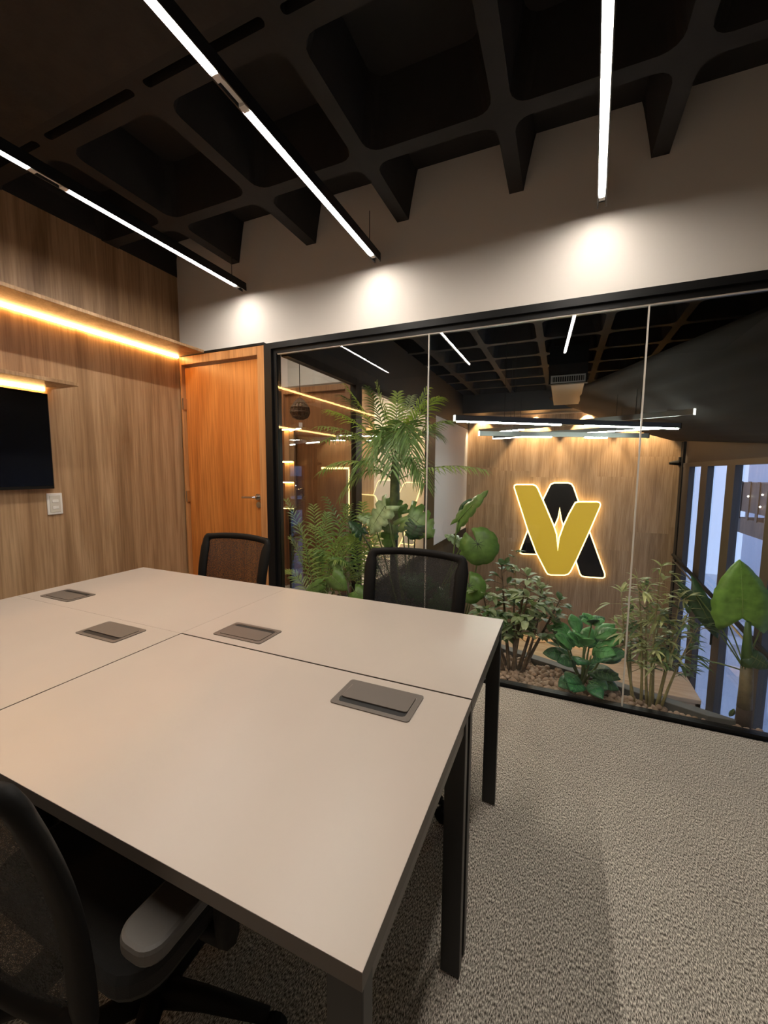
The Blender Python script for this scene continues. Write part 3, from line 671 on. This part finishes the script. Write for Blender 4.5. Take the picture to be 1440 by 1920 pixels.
def blade(mb, p, d, L, wd, droop=.0, n=5, fold=.25, up=Vector((0, 0, 1)), shape=0, wave=0):
    d = d.normalized(); s = d.cross(up)
    if s.length < .05: s = Vector((1, 0, 0))
    s.normalize(); nn = s.cross(d); vs = []
    for i in range(n+1):
        t = i/n; c = p+d*L*t+Vector((0, 0, -1))*droop*L*t*t
        if shape == 0: w_ = wd*math.sin(PI*min(1, t*.93+.07)**.75)
        else: w_ = wd*math.sin(PI*min(1, t*.97+.03)**.95)**.8
        w_ = max(w_, .02*wd) if i < n else .0
        wv = nn*math.sin(t*9)*wave*L
        vs += [c-s*w_+nn*w_*fold+wv, c, c+s*w_+nn*w_*fold-wv]
    mb.add(vs, [f for i in range(n) for f in ((3*i, 3*i+1, 3*i+4, 3*i+3), (3*i+1, 3*i+2, 3*i+5, 3*i+4))])

def frond(parent, p0, tip, sag, m_, n=24, ll=.13, lw=.008, name='frond', vee=.45, stem=STEMG, start=.18, droop=.35, rnd=None):
    R_ = rnd or random; P0, T = Vector(p0), Vector(tip); mid = (P0+T)/2+Vector((0, 0, sag)); path = []
    for i in range(13):
        t = i/12; path.append(P0*(1-t)**2+mid*2*t*(1-t)+T*t*t)
    mb = MB()
    for i in range(n):
        t = start+(1-start)*i/(n-1); k = t*12; j = min(int(k), 11); c = path[j].lerp(path[j+1], k-j); tg = (path[j+1]-path[j]).normalized()
        side = tg.cross(Vector((0, 0, 1)))
        if side.length < .2: side = tg.cross(Vector((0, 1, 0)))
        side.normalize(); up = side.cross(tg)
        l = ll*(.35+.65*math.sin(PI*min(1, (.12+.82*(i/(n-1))))**.8))
        fwd = .55+.75*i/n
        for s in (-1, 1):
            d = side*s+tg*fwd+up*vee*.5+Vector((R_.uniform(-.1, .1), R_.uniform(-.1, .1), R_.uniform(-.1, .1)))
            blade(mb, c, d, l*R_.uniform(.88, 1.08), lw, droop, 4, .3, up)
    o = mb.build(name, m_, parent, smooth=True, fix=False)
    MB().tube(path, [.0055*(1-i/15) for i in range(13)], 5).build('rachis', stem, o, smooth=True)
    return o

def rel(t, p): return Vector(p)-Vector(t.location)

# tall palm
b = at(740, 960, 2.82); t = thing('palm_tree', 'tall indoor palm with feathered crown behind the glass, tallest of the plants', 'palm', (b.x, 2.82, 0))
MB().tube([(.0, 0, -.02), (.004, 0, .3), (-.004, 0, .60), (.0, 0, .92)], [.034, .030, .028, .030], 12).build('trunk', TRUNKD, t, smooth=True, label='dark lower trunk')
MB().tube([(.0, 0, .90), (.0, 0, 1.10), (.0, 0, 1.32), (.0, 0, 1.42)], [.044, .038, .032, .012], 12).build('crownshaft', TRUNKG, t, smooth=True, label='smooth green upper trunk')
R1 = random.Random(11)
FR = [((652, 728), 2.72, .04, G_LIT, 24, .15, .5), ((705, 722), 2.74, .02, G_AREC, 24, .15, .6), ((800, 733), 2.80, .05, G_LIT, 24, .15, .5), ((838, 790), 2.80, .14, G_AREC, 24, .15, .4), ((600, 800), 2.90, .16, G_AREC, 24, .15, .4), ((745, 740), 2.70, .05, G_AREC, 24, .13, .5), ((640, 930), 2.75, .28, G_AREC, 22, .13, .3),
      ((620, 770), 2.75, .14, G_LIT, 26, .17, .50), ((690, 728), 2.95, .06, G_PALM, 24, .14, .6), ((640, 742), 3.1, .15, G_PALM, 22, .15, .5), ((818, 748), 2.72, .16, G_LIT, 26, .17, .5), ((770, 745), 3.05, .10, G_PALE, 22, .14, .5),
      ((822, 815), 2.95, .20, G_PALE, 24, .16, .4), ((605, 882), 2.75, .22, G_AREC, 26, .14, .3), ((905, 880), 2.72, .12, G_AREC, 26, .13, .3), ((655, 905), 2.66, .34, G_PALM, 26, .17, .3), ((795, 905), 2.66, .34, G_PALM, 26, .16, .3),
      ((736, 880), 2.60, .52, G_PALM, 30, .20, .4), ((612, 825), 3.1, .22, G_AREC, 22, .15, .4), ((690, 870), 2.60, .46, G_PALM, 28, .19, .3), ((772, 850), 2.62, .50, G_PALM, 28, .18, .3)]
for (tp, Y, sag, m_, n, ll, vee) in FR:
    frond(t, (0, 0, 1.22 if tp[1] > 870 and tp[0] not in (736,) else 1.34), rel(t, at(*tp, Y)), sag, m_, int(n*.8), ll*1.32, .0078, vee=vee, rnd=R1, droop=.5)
# areca at the far left
t = thing('areca_palm', 'low feathery areca palm by the left frame post of the glass', 'palm', (-1.73, 2.70, 0))
R1 = random.Random(5)
for k, (tp, Y) in enumerate((((538, 940), 2.70), ((560, 985), 2.62), ((612, 965), 2.75), ((655, 950), 2.66), ((698, 985), 2.72), ((690, 1035), 2.66), ((640, 1010), 2.60), ((545, 1010), 2.62), ((600, 1040), 2.75), ((535, 1070), 2.66), ((640, 1075), 2.70), ((680, 1075), 2.85), ((588, 950), 2.9), ((665, 1000), 2.95), ((620, 1095), 2.62))):
    frond(t, (R1.uniform(-.02, .02), R1.uniform(-.02, .02), .10+R1.uniform(0, .2)), rel(t, at(*tp, Y)), .16, (G_AREC, G_AREC, G_PALM)[k % 3], 17, .155, .0062, vee=.5, start=.30, rnd=R1)
mb = MB()
for a, c in ((0, 0), (.03, .02), (-.03, .01)): mb.tube([(a, c, -.02), (a*.6, c*.6, .2), (a*.2, 0, .38)], [.008, .007, .004], 6)
mb.build('stems', STEMG, t, smooth=True)

t = thing('areca_palm', 'shaggy areca palm spreading low between the left post and the monstera', 'palm', (-1.42, 2.86, 0))
R1 = random.Random(8)
for k, (tp, Y) in enumerate((((702, 968), 2.80), ((612, 935), 2.95), ((660, 1005), 2.68), ((722, 1025), 2.80), ((585, 985), 2.80), ((700, 1062), 2.70), ((630, 1050), 2.62), ((648, 948), 3.0), ((680, 945), 2.72), ((596, 1030), 2.7), ((715, 1000), 3.0))):
    frond(t, (R1.uniform(-.03, .03), R1.uniform(-.03, .03), .12+R1.uniform(0, .2)), rel(t, at(*tp, Y)), .22, (G_AREC, G_PALM)[k % 2], 17, .16, .0065, vee=.4, start=.30, droop=.6, rnd=R1)
mb = MB()
for a, c in ((0, 0), (.03, .02), (-.03, .01)): mb.tube([(a, c, -.02), (a*.6, c*.6, .2), (a*.2, 0, .38)], [.008, .007, .004], 6)
mb.build('stems', STEMG, t, smooth=True)
# big-leaf plants
def bigleaf(parent, base, tip, wid, m_, kind='heart', nrm=None, name='leaf', stalk=None, smat=STEMG, cup=.12, sr=.005, notch=.35, wavy=.0):
    B, T = Vector(base), Vector(tip); d = (T-B); L = d.length; d.normalize()
    nn = Vector(nrm) if nrm else Vector((0, -1, .5)); nn = (nn-d*nn.dot(d)).normalized(); s = d.cross(nn).normalized()
    n = 18; vs = []
    for i in range(n+1):
        a = i/n; mv = a-(.26*(1-a)**1.6 if kind != 'oval' else 0)
        if kind == 'heart': w_ = wid*(math.sin(PI*(.16+.84*a)**.78))**.85
        elif kind == 'monstera':
            w_ = wid*(math.sin(PI*(.20+.80*a)**.85))**.65; w_ *= (1-notch*(1 if (i % 4 == 3 and 1 < i < n-1) else 0))
        else: w_ = wid*math.sin(PI*min(1, (.04+.96*a)))**.8
        if i == n: w_ = 0; mv = 1
        if wavy: w_ *= 1+wavy*math.sin(a*38)
        for q in (-1, -.5, 0, .5, 1):
            v = a+(mv-a)*abs(q); c = B+d*(L*v)+s*(w_*q)+nn*(-cup*L*(v-.4)**2*1.2+.10*wid*abs(q)-.22*wid*q*q+wavy*.15*wid*abs(q)*math.sin(a*38))
            vs.append(c)
    mb = MB(); mb.add(vs, [(i*5+j, i*5+j+1, i*5+j+6, i*5+j+5) for i in range(n) for j in range(4)])
    o = mb.build(name, m_, parent, smooth=True, fix=False); so_ = o.modifiers.new('thick', 'SOLIDIFY'); so_.thickness = .0012
    vn = MB(); vn.tube([B-nn*.000, B+d*L*.5+nn*(.0015), B+d*L*.96+nn*(-cup*L*.36)], [.0022, .0018, .0006], 5)
    for i in range(3, 16, 3):
        a = i/n
        for q in (-1, 1):
            e = vs[(min(i+2, n))*5+(0 if q < 0 else 4)]; vn.tube([vs[i*5+2]+nn*.001, vs[i*5+2].lerp(e, .45)+nn*(.004), vs[i*5+2].lerp(e, .88)+nn*.002], [.0012, .001, .0005], 4)
    vn.build('vein', smat, o, smooth=True)
    if stalk is not None:
        K = Vector(stalk); md = (K+B)/2+Vector((0, 0, .06)); path = [K*(1-u)**2+md*2*u*(1-u)+B*u*u for u in [i/8 for i in range(9)]]
        MB().tube(path, sr, 6).build('stalk', smat, parent, smooth=True)
    return o
# monstera behind the chair
t = thing('monstera_plant', 'monstera with large split round leaves at the foot of the tall palm', 'monstera', (-.93, 2.68, 0))
def q(tp, Y): return rel(t, at(*tp, Y))
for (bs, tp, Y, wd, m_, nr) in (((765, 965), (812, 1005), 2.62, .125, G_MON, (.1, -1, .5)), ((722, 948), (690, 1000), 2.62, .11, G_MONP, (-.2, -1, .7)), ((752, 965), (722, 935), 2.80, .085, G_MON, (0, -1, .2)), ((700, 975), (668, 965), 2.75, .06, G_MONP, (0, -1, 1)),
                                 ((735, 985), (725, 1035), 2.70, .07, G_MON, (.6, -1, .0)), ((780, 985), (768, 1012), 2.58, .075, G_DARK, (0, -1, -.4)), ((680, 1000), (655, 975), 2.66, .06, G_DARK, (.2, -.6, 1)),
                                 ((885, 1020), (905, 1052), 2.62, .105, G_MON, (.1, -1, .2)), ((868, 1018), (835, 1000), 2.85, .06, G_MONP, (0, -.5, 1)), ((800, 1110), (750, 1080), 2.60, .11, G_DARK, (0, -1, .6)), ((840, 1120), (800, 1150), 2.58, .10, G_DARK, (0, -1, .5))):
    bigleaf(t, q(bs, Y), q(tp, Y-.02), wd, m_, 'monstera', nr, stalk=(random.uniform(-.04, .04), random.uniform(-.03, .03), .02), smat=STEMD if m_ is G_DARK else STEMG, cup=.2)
# young philodendron, front left
t = thing('philodendron_plant', 'pale green jagged heart leaf plant low at the left glass pane', 'foliage plant', (-1.33, 2.60, 0))
for (bs, tp, Y, wd, m_, nr) in (((622, 1080), (650, 1108), 2.56, .075, G_MON, (0, -1, .3)), ((640, 1062), (612, 1045), 2.62, .055, G_MON, (0, -1, .5)), ((665, 1108), (690, 1125), 2.56, .06, G_MON, (0, -1, .6)), ((600, 1095), (570, 1110), 2.58, .05, G_MON, (0, -1, .6))):
    bigleaf(t, q(bs, Y), q(tp, Y), wd, m_, 'heart', nr, stalk=(0, 0, .01), cup=.15, wavy=.08)
# leafy plant with tall stalk and round leaves right of the chair
t = thing('fan_leaf_plant', 'fan leaved plant with one tall curled leaf above the right chair', 'foliage plant', (-.62, 2.66, 0))
def rnd_leaf(c, r, Y, m_, nr, ph=0):      # round lobed leaf seen face on
    C_ = q(c, Y); nn = Vector(nr).normalized(); s = Vector((0, 0, 1)).cross(nn).normalized(); u = nn.cross(s); N_ = 33; mb = MB(); vs = [C_]
    for ring in (.5, 1):
        for i in range(N_):
            a = -PI*.94+2*PI*.94*i/(N_-1)+ph; rr = r*ring*(1-.05*ring*(1 if i % 4 == 2 else 0))*(1+.12*math.cos(a-ph)); vs.append(C_+s*math.sin(a)*rr+u*math.cos(a)*rr+nn*(-.10*r*ring*ring+(.045*r*ring if i % 2 else 0)))
    mb.add(vs, [(0, 1+i, 2+i) for i in range(N_-1)]+[(1+i, 1+N_+i, 2+N_+i, 2+i) for i in range(N_-1)])
    o = mb.build('leaf', m_, t, smooth=True, fix=False); so_ = o.modifiers.new('thick', 'SOLIDIFY'); so_.thickness = .0012
    vn = MB()
    for i in range(0, N_, 4): vn.tube([C_+nn*.002, C_.lerp(vs[1+N_+i], .5)+nn*.002, C_.lerp(vs[1+N_+i], .92)+nn*.001], [.002, .0015, .0006], 4)
    vn.build('vein', STEMD, o)
    MB().tube([C_-nn*.002, C_-nn*.05-Vector((0, 0, .12)), Vector((0, 0, .02))], [.004, .004, .005], 6).build('stalk', STEMG, t, smooth=True)
rnd_leaf((896, 1020), .125, 2.62, G_MON, (.15, -1, .25), PI*.8)
rnd_leaf((880, 1098), .105, 2.60, G_MON, (0, -1, .3), PI*.9)
bigleaf(t, q((858, 978), 2.66), q((912, 918), 2.62), .055, G_MON, 'monstera', (-.5, -1, .3), stalk=(-.10, .02, .02), notch=.25)
bigleaf(t, q((862, 970), 2.70), q((885, 935), 2.72), .04, G_DARK, 'oval', (.6, -1, .2))

def bush(t, stems, m_leaf, leafL, leafW, per, stem_m, shape=1, droop=.25, spread=.5, seed=1, start=.35, twig=.0, sr=.010, name='foliage', matte=None, fold=.25, side=1.0, n=5):
    R_ = random.Random(seed); mats = m_leaf if isinstance(m_leaf, (list, tuple)) else [m_leaf]
    for si, (b0, tip) in enumerate(stems):
        B, T = Vector(b0), Vector(tip); md = B.lerp(T, .5)+Vector((R_.uniform(-.03, .03), R_.uniform(-.03, .03), .04)); path = [B*(1-u)**2+md*2*u*(1-u)+T*u*u for u in [i/9 for i in range(10)]]
        st_ = MB().tube(path, [sr*(1-.75*i/9) for i in range(10)], 7).build('stem', stem_m, t, smooth=True)
        mb = MB(); tw = MB()
        for k in range(per):
            u = start+(1-start)*(k+R_.random())/per; j = min(int(u*9), 8); c = path[j].lerp(path[j+1], u*9-j)
            a = R_.uniform(0, 2*PI); e = R_.uniform(-.2, .9)
            d = Vector((math.cos(a), math.sin(a)*side, e)).normalized()
            if twig:
                c2 = c+d*twig*R_.uniform(.4, 1.1); tw.tube([c, c2], .0018, 4)
                for g in range(3):
                    dd = (d+Vector((R_.uniform(-1, 1), R_.uniform(-1, 1), R_.uniform(-.5, .5)))*spread*1.4).normalized(); blade(mb, c2, dd, leafL*R_.uniform(.7, 1.15), leafW*R_.uniform(.8, 1.15), droop, n, fold, shape=shape)
            else: blade(mb, c, (d+Vector((0, 0, .2))), leafL*R_.uniform(.7, 1.2), leafW*R_.uniform(.8, 1.2), droop, n, fold, shape=shape)
        for g in range(4):
            dd = (Vector((R_.uniform(-1, 1), R_.uniform(-1, 1), R_.uniform(.2, 1.2)))).normalized(); blade(mb, T, dd, leafL, leafW, droop, n, fold, shape=shape)
        o = mb.build(name, mats[si % len(mats)], t, smooth=True, fix=False)
        if tw.v: tw.build('twigs', stem_m, o)
# variegated ficus
t = thing('variegated_ficus', 'bushy variegated ficus with several thin trunks at the desk corner', 'shrub', (-.24, 2.66, 0))
st_ = [((-.05, -.02, 0), q((905, 1110), 2.64)), ((-.02, .0, 0), q((940, 1060), 2.70)), ((.01, -.02, 0), q((990, 1080), 2.62)), ((.03, .01, 0), q((1015, 1105), 2.66)), ((.05, 0, 0), q((1050, 1125), 2.64)), ((.02, .03, 0), q((965, 1120), 2.75)), ((.06, .02, 0), q((1010, 1160), 2.58)), ((-.03, .03, 0), q((915, 1150), 2.60)), ((0, 0, .0), q((990, 1120), 2.56))]
bush(t, st_, [G_FIC, G_FICD, G_FIC], .082, .019, 19, TRUNK, twig=.075, seed=4, start=.45, sr=.013, droop=.3)
bush(t, [((.0, .0, .45), q((968, 1035), 2.68))], [G_FICD], .045, .013, 6, CANE, twig=.05, seed=9, start=.3, sr=.004)
# dark glossy shrub
t = thing('glossy_green_shrub', 'low dense shrub with broad glossy dark leaves between ficus and bamboo', 'shrub', (.165, 2.615, 0))
R1 = random.Random(21)
mb = MB().tube([(0, 0, -.02), (0, 0, .12), (.0, 0, .3)], [.010, .009, .006], 8)
for k in range(5): a = k*1.25; mb.tube([(0, 0, .03), (.07*math.cos(a), .07*math.sin(a), .16), (.11*math.cos(a), .10*math.sin(a), .26)], [.007, .006, .004], 6)
mb.build('stem', STEMG, t, smooth=True)
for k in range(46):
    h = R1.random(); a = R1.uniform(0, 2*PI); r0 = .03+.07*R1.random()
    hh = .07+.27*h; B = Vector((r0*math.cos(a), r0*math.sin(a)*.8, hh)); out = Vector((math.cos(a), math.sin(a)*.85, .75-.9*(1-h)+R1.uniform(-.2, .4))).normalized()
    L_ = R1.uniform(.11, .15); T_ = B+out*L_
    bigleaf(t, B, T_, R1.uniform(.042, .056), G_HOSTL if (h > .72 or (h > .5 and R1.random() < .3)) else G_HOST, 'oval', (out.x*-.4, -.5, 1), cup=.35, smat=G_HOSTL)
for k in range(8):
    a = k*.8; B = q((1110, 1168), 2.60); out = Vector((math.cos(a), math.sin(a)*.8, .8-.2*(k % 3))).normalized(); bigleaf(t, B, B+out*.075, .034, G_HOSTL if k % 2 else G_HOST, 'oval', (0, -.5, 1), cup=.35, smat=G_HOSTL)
MB().tube([(0, 0, .2), q((1110, 1170), 2.60)], .004, 6).build('stem', STEMG, t)
# bamboo
t = thing('bamboo_plant', 'clump of slender bamboo with narrow pale leaves beside the pane joint', 'bamboo', (.50, 2.555, 0))
st_ = [((-.07, .01, 0), q((1165, 1110), 2.60)), ((-.04, .0, 0), q((1195, 1085), 2.56)), ((-.01, .01, 0), q((1215, 1110), 2.60)), ((.0, -.01, 0), q((1240, 1062), 2.55)), ((.03, .0, 0), q((1275, 1120), 2.58)), ((.04, .01, 0), q((1290, 1150), 2.56)), ((-.08, .02, 0), q((1185, 1170), 2.62)), ((.02, .02, 0), q((1240, 1150), 2.62)), ((.05, .0, 0), q((1310, 1175), 2.57))]
bush(t, st_, [G_BAM, G_BAM, G_FICD], .092, .0088, 20, CANE, shape=0, twig=.06, seed=14, start=.33, sr=.0085, droop=.35, spread=.55, side=.55)
# elephant ear at the right
t = thing('elephant_ear_plant', 'elephant ear with one huge upright bright leaf at the right edge', 'elephant ear', (.905, 2.545, 0))
MB().tube([(0, 0, -.01), (.0, 0, .07), (.0, 0, .12)], [.034, .032, .031], 14).build('trunk_base', ALB, t, smooth=True, label='dark brown foot of the trunk')
MB().tube([(0, 0, .11), (-.002, 0, .22), (-.006, 0, .33)], [.032, .028, .026], 14).build('trunk', ALT, t, smooth=True)
MB().tube([(-.006, 0, .32), (-.012, 0, .42), (-.022, -.01, .56)], [.026, .022, .012], 12).build('sheath', mat('green_sheath', (.055, .12, .02), .45), t, smooth=True, label='deep green leaf sheath')
bigleaf(t, q((1393, 1160), 2.54), q((1390, 1050), 2.56), .125, G_ALO, 'heart', (.0, -1, .12), cup=.10, smat=mat('light_vein', (.26, .44, .10), .5), wavy=.035, name='upright_leaf')
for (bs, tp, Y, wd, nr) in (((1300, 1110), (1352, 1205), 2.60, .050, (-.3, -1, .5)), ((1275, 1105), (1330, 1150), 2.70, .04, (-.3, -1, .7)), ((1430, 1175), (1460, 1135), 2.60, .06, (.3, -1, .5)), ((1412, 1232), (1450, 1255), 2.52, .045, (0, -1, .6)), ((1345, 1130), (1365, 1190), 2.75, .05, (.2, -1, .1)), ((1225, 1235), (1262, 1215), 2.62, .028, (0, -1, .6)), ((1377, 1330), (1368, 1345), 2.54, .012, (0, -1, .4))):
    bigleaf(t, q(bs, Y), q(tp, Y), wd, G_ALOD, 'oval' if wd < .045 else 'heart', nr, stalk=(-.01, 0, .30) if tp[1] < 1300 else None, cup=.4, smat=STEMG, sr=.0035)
